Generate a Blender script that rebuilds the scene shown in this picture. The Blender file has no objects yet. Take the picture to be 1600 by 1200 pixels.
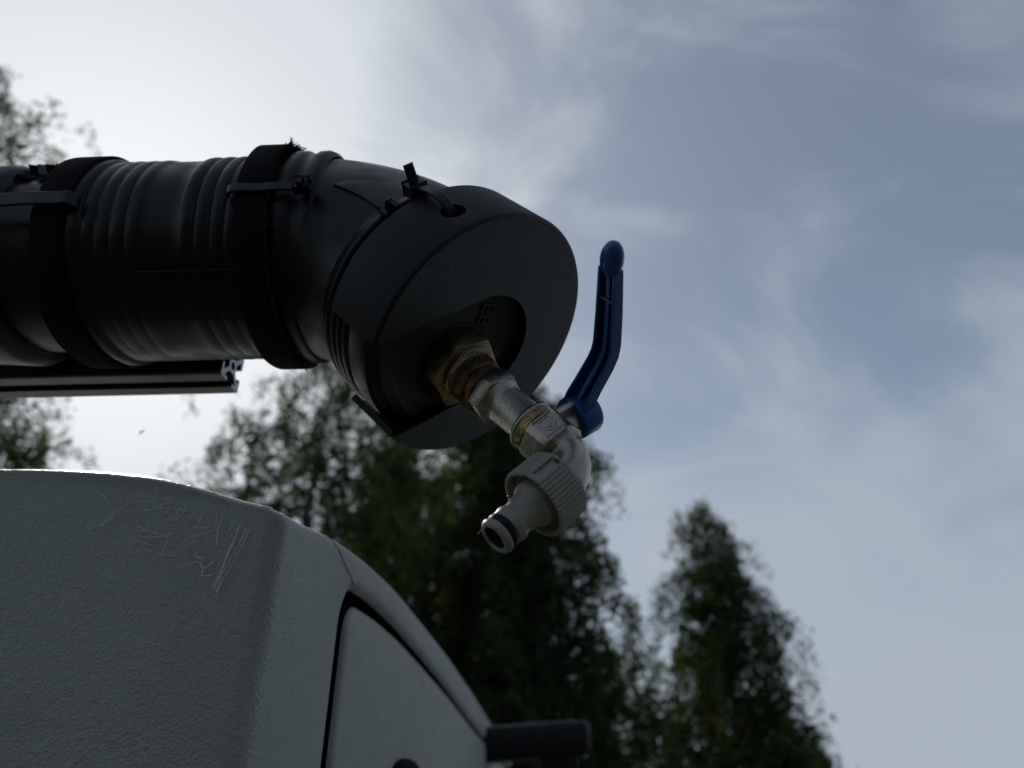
import bpy, bmesh, math, random
import numpy as np
from mathutils import Vector, Matrix

random.seed(7); rng = np.random.default_rng(7)
scene = bpy.context.scene
COL = scene.collection
H = 1.7                                   # camera height above the ground
F = 1109.0; PITCH = math.radians(30)      # focal length in photo pixels, upward tilt

# ------------------------------------------------------------------ camera
cam = bpy.data.cameras.new('camera'); camo = bpy.data.objects.new('camera', cam); COL.objects.link(camo)
camo.location = (0, 0, H); camo.rotation_euler = (math.radians(90) + PITCH, 0, 0)
cam.sensor_width = 36; cam.lens = 36 * F / 1600; cam.clip_start = .01; cam.clip_end = 2000
cam.dof.use_dof = True; cam.dof.focus_distance = .318; cam.dof.aperture_fstop = 7.2
scene.camera = camo

def ray(px, py):
    u = (px - 800) / F; v = (600 - py) / F
    return Vector((u, math.cos(PITCH) - v * math.sin(PITCH), math.sin(PITCH) + v * math.cos(PITCH)))
def at(px, py, Y):
    r = ray(px, py); r *= Y / r.y
    return r + Vector((0, 0, H))

def proj(p):
    p = Vector(p) - Vector((0, 0, H)); f = p.y * math.cos(PITCH) + p.z * math.sin(PITCH); v = -p.y * math.sin(PITCH) + p.z * math.cos(PITCH)
    return 800 + F * p.x / f, 600 - F * v / f

# ------------------------------------------------------------------ world and sun
SUN = ray(185, 425).normalized()
elev = math.asin(SUN.z); azim = math.atan2(SUN.x, SUN.y)
world = bpy.data.worlds.new('World'); scene.world = world; world.use_nodes = True
wt = world.node_tree; wt.nodes.clear()
class NT:
    def __init__(s, t): s.t = t
    def n(s, kind, **kw):
        x = s.t.nodes.new(kind)
        for k, v in kw.items():
            if k.startswith('i_'): x.inputs[k[2:].replace('_', ' ')].default_value = v
            else: setattr(x, k, v)
        return x
    def l(s, a, b): s.t.links.new(a, b)
    def math(s, op, a, b=None, c=None, clamp=False):
        x = s.t.nodes.new('ShaderNodeMath'); x.operation = op; x.use_clamp = clamp
        for i, v in enumerate((a, b, c)):
            if v is None: continue
            if isinstance(v, (int, float)): x.inputs[i].default_value = v
            else: s.l(v, x.inputs[i])
        return x.outputs[0]
    def mix(s, f, a, b, blend='MIX'):
        x = s.t.nodes.new('ShaderNodeMix'); x.data_type = 'RGBA'; x.blend_type = blend
        for i, v in ((0, f), (6, a), (7, b)):
            if isinstance(v, (int, float)): x.inputs[i].default_value = v
            elif isinstance(v, tuple): x.inputs[i].default_value = v + (1,) if len(v) == 3 else v
            else: s.l(v, x.inputs[i])
        return x.outputs[2]
    def ramp(s, f, stops):
        x = s.t.nodes.new('ShaderNodeMapRange'); x.interpolation_type = 'SMOOTHSTEP'; x.clamp = True
        s.l(f, x.inputs[0]); x.inputs[1].default_value, x.inputs[2].default_value, x.inputs[3].default_value, x.inputs[4].default_value = stops
        return x.outputs[0]
W = NT(wt)
sky = W.n('ShaderNodeTexSky', sky_type='NISHITA', sun_disc=False, sun_elevation=elev, sun_rotation=azim,
          altitude=100, air_density=1.0, dust_density=.6, ozone_density=1.0)
tc = W.n('ShaderNodeTexCoord'); nrm = W.n('ShaderNodeVectorMath', operation='NORMALIZE'); W.l(tc.outputs['Generated'], nrm.inputs[0])
sp = W.n('ShaderNodeSeparateXYZ'); W.l(nrm.outputs[0], sp.inputs[0])
den = W.math('ADD', W.math('MAXIMUM', sp.outputs[2], 0.0), .25)
cb = W.n('ShaderNodeCombineXYZ'); W.l(W.math('DIVIDE', sp.outputs[0], den), cb.inputs[0]); W.l(W.math('DIVIDE', sp.outputs[1], den), cb.inputs[1])
SKY = (5.7, 1.9, 7.2)
mp = W.n('ShaderNodeMapping'); mp.inputs['Rotation'].default_value = (0, math.radians(34), 0); mp.inputs['Scale'].default_value = (1.7, 2.0, 3.0)
mp.inputs['Location'].default_value = SKY
W.l(nrm.outputs[0], mp.inputs[0])
n1 = W.n('ShaderNodeTexNoise', i_Scale=1.25, i_Detail=10.0, i_Roughness=.57, i_Distortion=.9); W.l(mp.outputs[0], n1.inputs[0])
mp2 = W.n('ShaderNodeMapping'); mp2.inputs['Location'].default_value = (SKY[1], SKY[2], SKY[0]); W.l(nrm.outputs[0], mp2.inputs[0])
n2 = W.n('ShaderNodeTexNoise', i_Scale=1.7, i_Detail=2.0, i_Roughness=.5); W.l(mp2.outputs[0], n2.inputs[0])
cl = W.math('ADD', W.math('MULTIPLY', n1.outputs[0], .5), W.math('MULTIPLY', n2.outputs[0], .5))
cover = W.ramp(cl, (.43, .61, .0, 1.0))
dt = W.n('ShaderNodeVectorMath', operation='DOT_PRODUCT'); W.l(nrm.outputs[0], dt.inputs[0]); dt.inputs[1].default_value = SUN
mu = W.math('MAXIMUM', dt.outputs[1], 0.0)
# thin ice cloud: pale light, forward scattering round the sun and the faint 22 degree ring
ang = W.math('MULTIPLY', W.math('ARCCOSINE', W.math('MINIMUM', dt.outputs[1], 1.0)), 57.2958)
ringx = W.math('DIVIDE', W.math('SUBTRACT', ang, 23.0), 2.6)
ring = W.math('MULTIPLY', W.math('EXPONENT', W.math('MULTIPLY', W.math('MULTIPLY', ringx, ringx), -1.0)), .6)
fwd = W.math('ADD', W.math('MULTIPLY', W.math('POWER', mu, 12.0), 5.0), W.math('MULTIPLY', W.math('POWER', mu, 4.0), 1.2))
side = W.ramp(dt.outputs[1], (-.9, .3, .9, 5.4))
cloudlum = W.math('ADD', W.math('ADD', fwd, side), ring)
cx = W.n('ShaderNodeCombineXYZ')
warm = W.math('POWER', mu, 4.0)
for i, (k, kw) in enumerate(((.855, .115), (.985, .015), (1.15, -.12))): W.l(W.math('MULTIPLY', cloudlum, W.math('ADD', W.math('MULTIPLY', warm, kw), k)), cx.inputs[i])
low = W.math('POWER', W.math('SUBTRACT', 1.0, W.math('MAXIMUM', sp.outputs[2], 0.0)), 7.0)
veil = W.math('ADD', W.math('ADD', W.math("MULTIPLY", cover, .56), .29), W.math('MULTIPLY', low, .8), clamp=True)
veil = W.math('ADD', veil, W.math('MULTIPLY', W.math('POWER', mu, 7.0), .52), clamp=True)
skymix = W.mix(veil, sky.outputs[0], cx.outputs[0])
bg = W.n('ShaderNodeBackground'); bg.inputs[1].default_value = .085; W.l(skymix, bg.inputs[0])
wo = W.n('ShaderNodeOutputWorld'); W.l(bg.outputs[0], wo.inputs[0])

sunl = bpy.data.lights.new('sun', 'SUN'); sunl.energy = 2.5; sunl.angle = math.radians(.6); sunl.color = (1, .95, .87)
suno = bpy.data.objects.new('sun', sunl); COL.objects.link(suno); suno.location = SUN * 30
suno.rotation_euler = (-SUN).to_track_quat('-Z', 'Y').to_euler()

scene.view_settings.view_transform = 'Standard'; scene.view_settings.look = 'None'
scene.view_settings.exposure = 0; scene.view_settings.gamma = 1; scene.view_settings.use_curve_mapping = False

# ------------------------------------------------------------------ materials
def material(name, base, rough=.5, metal=0, spec=.5, bump=None, vary=None, rvary=None, sheen=0):
    """bump: list of (scale, strength, distance, kind); vary: (scale, colour2, lo, hi)"""
    m = bpy.data.materials.new(name); m.use_nodes = True; t = NT(m.node_tree)
    p = m.node_tree.nodes['Principled BSDF']
    p.inputs['Base Color'].default_value = base + (1,); p.inputs['Roughness'].default_value = rough
    p.inputs['Metallic'].default_value = metal; p.inputs['Specular IOR Level'].default_value = spec
    p.inputs['Sheen Weight'].default_value = sheen; p.inputs['Sheen Roughness'].default_value = .3
    if sheen: p.inputs['Diffuse Roughness'].default_value = 1.0
    geo = t.n('ShaderNodeNewGeometry')
    if vary:
        col = None
        for (sc, c2, lo, hi) in vary:
            nz = t.n('ShaderNodeTexNoise', i_Scale=sc, i_Detail=6.0, i_Roughness=.6); t.l(geo.outputs['Position'], nz.inputs[0])
            f = t.ramp(nz.outputs[0], (lo, hi, 0, 1))
            col = t.mix(f, base if col is None else col, c2)
        t.l(col, p.inputs['Base Color'])
    if rvary:
        nz = t.n('ShaderNodeTexNoise', i_Scale=rvary[0], i_Detail=5.0); t.l(geo.outputs['Position'], nz.inputs[0])
        t.l(t.ramp(nz.outputs[0], (.35, .65, rvary[1], rvary[2])), p.inputs['Roughness'])
    if bump:
        prev = None
        for (sc, st, dist, kind) in bump:
            if kind == 'noise': nz = t.n('ShaderNodeTexNoise', i_Scale=sc, i_Detail=2.0, i_Roughness=.5); out = nz.outputs[0]
            elif kind == 'fine': nz = t.n('ShaderNodeTexNoise', i_Scale=sc, i_Detail=5.0, i_Roughness=.65); out = nz.outputs[0]
            else: nz = t.n('ShaderNodeTexVoronoi', i_Scale=sc); nz.feature = 'SMOOTH_F1'; out = nz.outputs[0]
            t.l(geo.outputs['Position'], nz.inputs['Vector'])
            b = t.n('ShaderNodeBump'); b.inputs['Strength'].default_value = st; b.inputs['Distance'].default_value = dist
            t.l(out, b.inputs['Height'])
            if prev: t.l(prev, b.inputs['Normal'])
            prev = b.outputs[0]
        t.l(prev, p.inputs['Normal'])
    return m
M = {}
M['hdpe'] = material('black_polyethylene', (.004, .0044, .006), .38, spec=.25, rvary=(60, .28, .46), vary=[(45, (.008, .0078, .0078), .5, .75)], bump=[(90, .08, .001, 'noise'), (900, .05, .0003, 'fine')])
M['print_smooth'] = material('black_printed_plastic', (.006, .0064, .008), .5, spec=.25, bump=[(300, .06, .0004, 'noise')])
M['print_grain'] = material('black_grained_plastic', (.010, .010, .0115), .38, spec=.5, vary=[(70, (.017, .0165, .016), .52, .75)], bump=[(2100, 1.0, .0009, 'noise')])
M['plug'] = material('black_cap_plastic', (.024, .0245, .028), .42, spec=.45, bump=[(300, .06, .0004, 'noise')])
M['fray'] = material('worn_webbing_fibre', (.045, .04, .035), .8, spec=.2)
M['tie'] = material('black_nylon', (.010, .010, .012), .36, spec=.4, bump=[(500, .05, .0003, 'noise')])
M['web'] = material('black_webbing', (.006, .006, .007), .85, spec=.1, bump=[(1400, .8, .0006, 'fine')])
M['paint'] = material('grey_green_textured_paint', (.315, .324, .270), .3, spec=1.0, sheen=1.0, rvary=(24, .25, .38),
                      bump=[(1050, .6, .0012, 'noise'), (430, .4, .0013, 'noise')],
                      vary=[(9, (.275, .285, .238), .4, .65), (38, (.335, .342, .288), .55, .72), (900, (.345, .356, .305), .6, .8)])
M['gap'] = material('black_rubber_and_gap_shade', (.006, .006, .006), .9, spec=.08)  # black rubber parts, plus shade coloured onto the hatch gap's walls
M['alu_black'] = material('dark_aluminium', (.05, .048, .045), .38, metal=.6, bump=[(500, .05, .0003, 'noise')])  # dark metal for the rail's long faces and its support
M['alu_cut'] = material('cut_aluminium', (.84, .86, .88), .55, metal=.0, bump=[(900, .2, .0004, 'noise')])
M['brass'] = material('brass', (.36, .255, .125), .4, metal=1, bump=[(220, .2, .0006, 'fine')], vary=[(150, (.24, .165, .08), .42, .66)], rvary=(120, .26, .5))
M['brass_brown'] = material('tarnished_brass', (.20, .115, .06), .45, metal=.9, bump=[(300, .35, .0007, 'fine')], vary=[(220, (.09, .055, .035), .45, .65)])
M['nickel'] = material('worn_nickel', (.37, .335, .28), .24, metal=.95, bump=[(2200, .3, .0003, 'fine'), (260, .1, .0005, 'noise')],
                       vary=[(1400, (.30, .27, .225), .4, .7), (45, (.34, .285, .19), .58, .78)], rvary=(700, .2, .32))
M['steel'] = material('zinc_steel', (.5, .48, .44), .4, metal=.9, bump=[(500, .2, .0004, 'fine')])
M['blue'] = material('blue_coated_metal', (.012, .066, .29), .28, spec=.5, bump=[(260, .12, .0006, 'noise')], vary=[(200, (.02, .075, .29), .45, .7), (420, (.05, .085, .22), .68, .78)])
M['grey_plastic'] = material('grey_plastic', (.275, .255, .22), .42, spec=.5, bump=[(500, .12, .0005, 'fine')], vary=[(110, (.23, .205, .17), .48, .72), (700, (.42, .40, .35), .6, .75)])
M['bore_shade'] = material('bore_shade_plastic', (.045, .042, .036), .3, spec=.4)  # grey plastic darkened: the bore's depth shade is in the colour
M['ink'] = material('black_ink', (.012, .013, .015), .5)
M['rubber'] = material('black_rubber', (.008, .008, .009), .5, spec=.2)
M['hemp'] = material('pale_hemp_fibre', (.62, .56, .46), .8, spec=.2)
M['silk'] = material('spider_silk', (.92, .90, .86), .3)
M['insect'] = material('insect', (.04, .03, .025), .6)
M['ground'] = material('grass_ground', (.055, .07, .025), .9, vary=[(.6, (.10, .09, .05), .45, .7), (6, (.03, .045, .015), .45, .7)], bump=[(14, .6, .05, 'fine')])
M['bark'] = material('bark', (.11, .095, .08), .85, vary=[(7, (.35, .33, .3), .52, .6)], bump=[(30, .6, .02, 'fine')])
def leafmat(name, c, tr):
    m = bpy.data.materials.new(name); m.use_nodes = True; t = NT(m.node_tree); m.node_tree.nodes.clear()
    g = t.n('ShaderNodeNewGeometry'); nz = t.n('ShaderNodeTexNoise', i_Scale=1.1, i_Detail=2.0); t.l(g.outputs['Position'], nz.inputs[0])
    f = t.ramp(nz.outputs[0], (.35, .65, 0, 1))
    a = t.mix(f, c, tuple(x * 1.6 for x in c)); b = t.mix(f, tr, tuple(x * 1.7 for x in tr))
    d = t.n('ShaderNodeBsdfDiffuse'); t.l(a, d.inputs[0])
    s = t.n('ShaderNodeBsdfTranslucent'); t.l(b, s.inputs[0])
    mx = t.n('ShaderNodeAddShader'); t.l(d.outputs[0], mx.inputs[0]); t.l(s.outputs[0], mx.inputs[1])
    o = t.n('ShaderNodeOutputMaterial'); t.l(mx.outputs[0], o.inputs[0]); return m
M['leaf'] = leafmat('birch_leaf', (.030, .041, .018), (.020, .027, .007))
M['leaf_light'] = leafmat('light_birch_leaf', (.034, .044, .019), (.035, .043, .012))

# ------------------------------------------------------------------ object helpers
def thing(name, label=None, cat=None, loc=(0, 0, 0), group=None, kind=None):
    o = bpy.data.objects.new(name, None); COL.objects.link(o); o.location = loc; o['org'] = list(loc)
    o.empty_display_size = .02
    return tag(o, label, cat, group, kind)
def tag(o, label=None, cat=None, group=None, kind=None):
    for k, v in (('label', label), ('category', cat), ('group', group), ('kind', kind)):
        if v: o[k] = v
    return o
def obj(name, geom, mat, parent=None, origin=None, smooth=40, mats=None):
    """geom: bmesh or (verts, faces) in world space; origin moves the object's own origin"""
    me = bpy.data.meshes.new(name)
    if isinstance(geom, bmesh.types.BMesh): geom.to_mesh(me); geom.free()
    else: me.from_pydata([tuple(v) for v in geom[0]], [], geom[1])
    for mm in ([mat] + (mats or [])): me.materials.append(M[mm])
    org = Vector(parent['org']) if parent else Vector(origin or (0, 0, 0))
    me.transform(Matrix.Translation(-org))
    if smooth:
        for p in me.polygons: p.use_smooth = True
        me.set_sharp_from_angle(angle=math.radians(smooth))
    me.update()
    o = bpy.data.objects.new(name, me); COL.objects.link(o); o['org'] = list(org)
    if parent: o.parent = parent
    else: o.location = org
    return o
def basis(axis, ref=(0, 0, 1)):
    a = Vector(axis).normalized(); r = Vector(ref); r = (r - a * r.dot(a))
    if r.length < 1e-5: r = Vector((1, 0, 0)) - a * a.x
    r.normalize(); return a, r, a.cross(r)
class B:
    """collects geometry in world space"""
    def __init__(s): s.v = []; s.f = []; s.mi = []
    def add(s, vs, fs): k = len(s.v); s.v += [Vector(x) for x in vs]; s.f += [tuple(i + k for i in f) for f in fs]; return s
    def rings(s, rings, closed=True, caps=(True, True)):
        n = len(rings[0]); k = len(s.v)
        for r in rings: s.v += [Vector(x) for x in r]
        for i in range(len(rings) - 1):
            for j in range(n if closed else n - 1):
                a = k + i * n + j; b = k + i * n + (j + 1) % n
                s.f.append((a, b, b + n, a + n))
        if caps[0]: s.f.append(tuple(k + j for j in range(n))[::-1])
        if caps[1]: s.f.append(tuple(k + (len(rings) - 1) * n + j for j in range(n)))
        return s
    def lathe(s, o, axis, prof, seg=64, ref=(0, 0, 1), caps=(True, True), rfun=None):
        a, r, q = basis(axis, ref); o = Vector(o); R = []
        for (t, rad) in prof:
            R.append([o + a * t + (r * math.cos(th) + q * math.sin(th)) * (rad * (rfun(th) if rfun else 1)) for th in [2 * math.pi * j / seg for j in range(seg)]])
        return s.rings(R, True, caps)
    def tube(s, path, rad, seg=12, caps=(True, True)):
        P = [Vector(p) for p in path]; rad = rad if isinstance(rad, (list, tuple)) else [rad] * len(P)
        T = []
        for i in range(len(P)):
            t = P[min(i + 1, len(P) - 1)] - P[max(i - 1, 0)]; T.append(t.normalized())
        a, r, q = basis(T[0]); R = []
        for i, p in enumerate(P):
            r = r - T[i] * r.dot(T[i]); r.normalize(); q = T[i].cross(r)
            R.append([p + (r * math.cos(2 * math.pi * j / seg) + q * math.sin(2 * math.pi * j / seg)) * rad[i] for j in range(seg)])
        return s.rings(R, True, caps)
    def strip(s, path, nrms, w, t, side=None):
        """flat band along a path; nrms = outward normal per point"""
        R = []
        for i, p in enumerate(path):
            p = Vector(p); d = (Vector(path[min(i + 1, len(path) - 1)]) - Vector(path[max(i - 1, 0)])).normalized()
            nn = Vector(nrms[i]); nn = (nn - d * nn.dot(d)).normalized(); c = d.cross(nn)
            h = t * .3
            R.append([p - c * w / 2, p - c * w / 2 + nn * (t - h), p - c * (w / 2 - h) + nn * t, p + c * (w / 2 - h) + nn * t, p + c * w / 2 + nn * (t - h), p + c * w / 2])
        return s.rings(R)
    def box(s, c, ax, ay, az, bevel=0):
        bm = bmesh.new(); bmesh.ops.create_cube(bm, size=1)
        ax, ay, az = Vector(ax), Vector(ay), Vector(az)
        for v in bm.verts: v.co = Vector(c) + ax * v.co.x + ay * v.co.y + az * v.co.z
        if bevel: bmesh.ops.bevel(bm, geom=bm.edges[:], offset=bevel, segments=2, affect='EDGES', profile=.6)
        bm.verts.index_update(); s.add([v.co.copy() for v in bm.verts], [[v.index for v in f.verts] for f in bm.faces]); bm.free(); return s
    def extrude(s, o, ex, ey, ez, pts, z0, z1, bevel=0):
        """prism from a 2D outline"""
        bm = bmesh.new(); o, ex, ey, ez = Vector(o), Vector(ex), Vector(ey), Vector(ez)
        lo = [bm.verts.new(o + ex * x + ey * y + ez * z0) for x, y in pts]; hi = [bm.verts.new(o + ex * x + ey * y + ez * z1) for x, y in pts]
        bm.faces.new(lo[::-1]); bm.faces.new(hi); n = len(pts)
        for i in range(n): bm.faces.new((lo[i], lo[(i + 1) % n], hi[(i + 1) % n], hi[i]))
        bmesh.ops.recalc_face_normals(bm, faces=bm.faces[:])
        if bevel: bmesh.ops.bevel(bm, geom=bm.edges[:], offset=bevel, segments=2, affect='EDGES', profile=.6, clamp_overlap=True)
        bm.verts.index_update(); s.add([v.co.copy() for v in bm.verts], [[v.index for v in f.verts] for f in bm.faces]); bm.free(); return s
    def geom(s): return (s.v, s.f)
def text_mesh(body, size, o, ex, ey, depth, wrap=None, bold=0):
    """flat lettering as a thin raised mesh; wrap maps a local (x, y, z) to world"""
    c = bpy.data.curves.new('lettering', 'FONT'); c.body = body; c.size = size; c.align_x = 'CENTER'; c.align_y = 'CENTER'
    c.extrude = depth / 2; c.resolution_u = 3; c.offset = bold
    t = bpy.data.objects.new('lettering_tmp', c); COL.objects.link(t)
    dg = bpy.context.evaluated_depsgraph_get(); me = bpy.data.meshes.new_from_object(t.evaluated_get(dg))
    vs = [v.co.copy() for v in me.vertices]; fs = [tuple(p.vertices) for p in me.polygons]
    bpy.data.objects.remove(t); bpy.data.meshes.remove(me); bpy.data.curves.remove(c)
    ez = Vector(ex).cross(Vector(ey)) if ex else None
    if wrap: vs = [wrap(v) for v in vs]
    else: vs = [Vector(o) + Vector(ex) * v.x + Vector(ey) * v.y + ez * v.z for v in vs]
    return vs, fs
Z = Vector((0, 0, H))

# ------------------------------------------------------------------ ground
S = 900
obj('ground', ([(-S, -S, 0), (S, -S, 0), (S, S, 0), (-S, S, 0)], [(0, 1, 2, 3)]), 'ground', smooth=0)['kind'] = 'structure'

# ------------------------------------------------------------------ vehicle frame
ca, sa = math.cos(.045), math.sin(.045)
VX = Vector((ca, -sa, 0)); VY = Vector((sa, ca, 0)); VZ = Vector((0, 0, 1))
def V(x, y, z): return VX * x + VY * y + VZ * z + Z
def vray(px, py):
    r = ray(px, py); return Vector((r.dot(VX), r.dot(VY), r.z))

veh = thing('vehicle', 'grey-green vehicle body with pebbled paint, rounded top corner and side hatch', 'vehicle', tuple(V(-1.0, 1.6, -1.7)))
XS, YR = -.1176, .305; RC, RT = .0095, .0088
ZB = -.9; YF = 2.6; XL = -1.9
def ztop_rear(x):
    xs = [-1.9, -.9, -.2608, -.2288, -.1967, -.1642, -.1382, -.1306, -.1176]
    zs = [.146, .145, .1420, .1406, .1378, .1288, .1189, .1158, .1150]
    return float(np.interp(x, xs, zs))
def ztop_side(y):
    xs = [.318, .327, .3576, .3862, .4234, .4752, .58, .707, .898, 1.202, 1.8, 2.6]
    zs = [.1145, .1162, .1220, .1275, .1322, .1380, .1443, .1455, .1470, .1432, .1271, .0907]
    return float(np.interp(y, xs, zs))
# perimeter samples (point, outward normal, top height, kind)
per = []
for x in list(np.linspace(XL, -.45, 8)[:-1]) + list(np.linspace(-.45, XS - RC, 70)): per.append(((x, YR), (0, -1), ztop_rear(x), 'r'))
for k in range(1, 12):
    a = math.radians(-90 + 90 * k / 12); per.append(((XS - RC + RC * math.cos(a), YR + RC + RC * math.sin(a)), (math.cos(a), math.sin(a)), .1158 - .0013 * k / 12, 'c'))
ys = [YR + RC] + list(np.geomspace(YR + RC + .004, YF, 110))
for y in ys: per.append(((XS, y), (1, 0), ztop_side(y), 's'))
# smooth the top line
zt = np.array([p[2] for p in per]); 
for _ in range(12): zt[1:-1] = .25 * zt[:-2] + .5 * zt[1:-1] + .25 * zt[2:]
per = [(p[0], p[1], float(z), p[3]) for p, z in zip(per, zt)]
NW = 60
first_s = next(j for j, p in enumerate(per) if p[3] == 's')
def rtop(j): # the rear edge is rounded more softly than the side
    return RT + .010 * max(0, min(1, (first_s - 14 - j) / 14))
def wall_z(zt_, i, rt=RT): # i 0..NW bottom to top
    f = i / NW; return ZB + (zt_ - rt - ZB) * (1 - (1 - f) ** 3)
body = B(); idx = {}
def vert(key, p):
    if key not in idx: idx[key] = len(body.v); body.v.append(V(*p))
    return idx[key]
def pv(j, lev):
    (x, y), (nx, ny), z, k = per[j]
    rt = rtop(j)
    if lev <= NW: return vert((j, lev), (x, y, wall_z(z, lev, rt)))
    q = lev - NW; NA = 10
    if q <= NA:
        a = math.radians(90 * q / NA); ins = rt * (1 - math.cos(a)); zz = z - rt + rt * math.sin(a)
        return vert((j, lev), (x - nx * ins, y - ny * ins, zz))
    f = [0, .02, .1, .4, .97][q - NA]
    cx_, cy_ = -1.0, 1.5; x0, y0 = x - nx * rt, y - ny * rt
    return vert((j, lev), (x0 + (cx_ - x0) * f, y0 + (cy_ - y0) * f, z + (.14 - z) * min(1, f * 2)))
LEV = NW + 14
for j in range(len(per) - 1):
    for lev in range(LEV):
        if j >= first_s and lev < NW: continue
        body.f.append((pv(j, lev), pv(j + 1, lev), pv(j + 1, lev + 1), pv(j, lev + 1)))
body.f.append(tuple(pv(j, LEV) for j in range(len(per))))
# the side wall with the hatch opening: rings between the opening's lip and the wall's edge
GY, GR = .4185, .020
def gtop(y): return float(np.interp(y, [.42, .437, .4513, .4996, .592, .7187, .911, 1.215, 1.805, 2.4, 2.6], [.104, .1095, .1117, .1152, .1170, .1152, .1110, .0995, .0830, .0665, .060]))
GE = 2.3
out = []                                              # (outline y, z, boundary vertex)
for lev in range(NW + 1):
    z = wall_z(per[first_s][2], lev)
    if z < gtop(GY + .036) - .036: out.append((GY, z, (first_s, lev)))
zc = gtop(GY + .036) - .030
tail = [(first_s, lev) for lev in range(NW + 1) if (GY, wall_z(per[first_s][2], lev), (first_s, lev)) not in out]
tops = [(j, NW) for j in range(first_s + 1, len(per))]
jc = next(i for i, (j, _) in enumerate(tops) if per[j][0][1] > GY + .042)
arcb = tail + tops[:jc]
for i, kb in enumerate(arcb):
    a = math.radians(180 - 90 * (i + .5) / len(arcb)); ry = .036
    yy = GY + ry + ry * math.cos(a); out.append((yy, zc + (gtop(GY + ry) - zc) * math.sin(a), kb))
for kb in tops[jc:]:
    y = per[kb[0]][0][1]
    out.append((min(y, GE), gtop(min(y, GE)), kb))
o2 = np.array([(a, b) for a, b, _ in out]); 
for _ in range(3): o2[1:-1] = .25 * o2[:-2] + .5 * o2[1:-1] + .25 * o2[2:]
def offset(pts, d):
    t = np.gradient(pts, axis=0); t /= np.maximum(np.linalg.norm(t, axis=1, keepdims=True), 1e-9)
    nn = np.stack([-t[:, 1], t[:, 0]], 1); return pts + nn * d        # left of travel = outwards
LIP = [(-.001, -.030), (-.001, -.0075), (-.0004, -.0050), (.0010, -.0028), (.0030, -.0012), (.0058, -.0004), (.0090, 0)]
prev = None; body_dark = []
def nearest_scale(i):   # keep lip inside the strip above the hatch far away
    (jb, lb) = out[i][2]; (x, y), _, z, _ = per[jb]; zz = wall_z(z, lb); dist = math.hypot(y - o2[i, 0], zz - o2[i, 1]); return min(1, dist / .016)
sc = np.array([nearest_scale(i) for i in range(len(out))])
for (d, dep) in LIP:
    P = np.array([offset(o2, d)[i] if d < 0 else o2[i] + (offset(o2, d)[i] - o2[i]) * sc[i] for i in range(len(out))])
    cur = []
    for i in range(len(out)):
        body.v.append(V(XS + dep, P[i, 0], P[i, 1])); cur.append(len(body.v) - 1)
    if prev:
        for i in range(len(out) - 1):
            if d < 0: body_dark.append(len(body.f))
            body.f.append((prev[i], prev[i + 1], cur[i + 1], cur[i]))
    prev = cur
bnd = [idx[kb] if kb in idx else pv(*kb) for _, _, kb in out]
for i in range(len(out) - 1): body.f.append((prev[i], prev[i + 1], bnd[i + 1], bnd[i]))
vb = obj('body', body.geom(), 'paint', veh, smooth=50, mats=['gap'])
me = vb.data
for k in body_dark: me.polygons[k].material_index = 1  # inner lip walls coloured black for the shade in the gap
bm = bmesh.new(); bm.from_mesh(me); bmesh.ops.recalc_face_normals(bm, faces=bm.faces[:]); bm.to_mesh(me); bm.free()
# dark seal behind the gap
b = B(); P0 = offset(o2, -.0005); P1 = offset(o2, -.035); R = []
for P in (P0, P1): R.append([V(XS - .022, p[0], p[1]) for p in P])
b.rings(R, closed=False, caps=(False, False)); obj('seal', b.geom(), 'gap', veh)
# hatch panel: rounded edge, then a flat face
b = B(); R = []
for (d, dep) in [(-.0080, -.020), (-.0080, -.0065), (-.0086, -.0040), (-.0100, -.0020), (-.0122, -.0009), (-.015, -.0003), (-.022, 0)]:
    P = offset(o2, d); P[:, 0] += .0085 * np.clip((.60 - o2[:, 0]) / .12, 0, 1); R.append([V(XS + dep, p[0], p[1]) for p in P])
far = [V(XS, min(max(p[0], 1.2), 2.2), min(p[1], -.2)) for p in o2]
R.append(far); b.rings(R, closed=False, caps=(False, False))
door = obj('door', b.geom(), 'paint', veh, smooth=50, mats=['gap'])
for k in range(2 * (len(o2) - 1)): door.data.polygons[k].material_index = 1  # outer edge strips blackened, deep shade painted on the panel's edge
bm = bmesh.new(); bm.from_mesh(door.data); bmesh.ops.recalc_face_normals(bm, faces=bm.faces[:]); bm.to_mesh(door.data); bm.free()
r = vray(630, 1224); c = r * (XS / r.x)
b = B(); b.lathe(V(XS - .001, c.y, c.z), VX, [(0, .030), (.004, .0295), (.0075, .027), (.0095, .022), (.0105, .014), (.0108, .004)], 40, rfun=lambda th: 1 / math.sqrt((math.cos(th) / .6) ** 2 + (math.sin(th) / 2.1) ** 2))
obj('handle', b.geom(), 'gap', door)
# small moulded seam on the corner above the hatch
P = []
for k in range(9):
    f = k / 8; y = .384 + .056 * f; z = .1262 - .0140 * f ** .8; zt_ = ztop_side(y); x = XS
    if z > zt_ - RT: x = XS - RT * (1 - math.cos(math.asin(min(1, (z - zt_ + RT) / RT))))
    P.append(V(x - .0005, y, z))
b = B(); b.tube(P, [.0005, .0010, .0012, .0012, .0012, .0012, .0012, .0012, .0006], 8); obj('seam', b.geom(), 'paint', veh)
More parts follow.
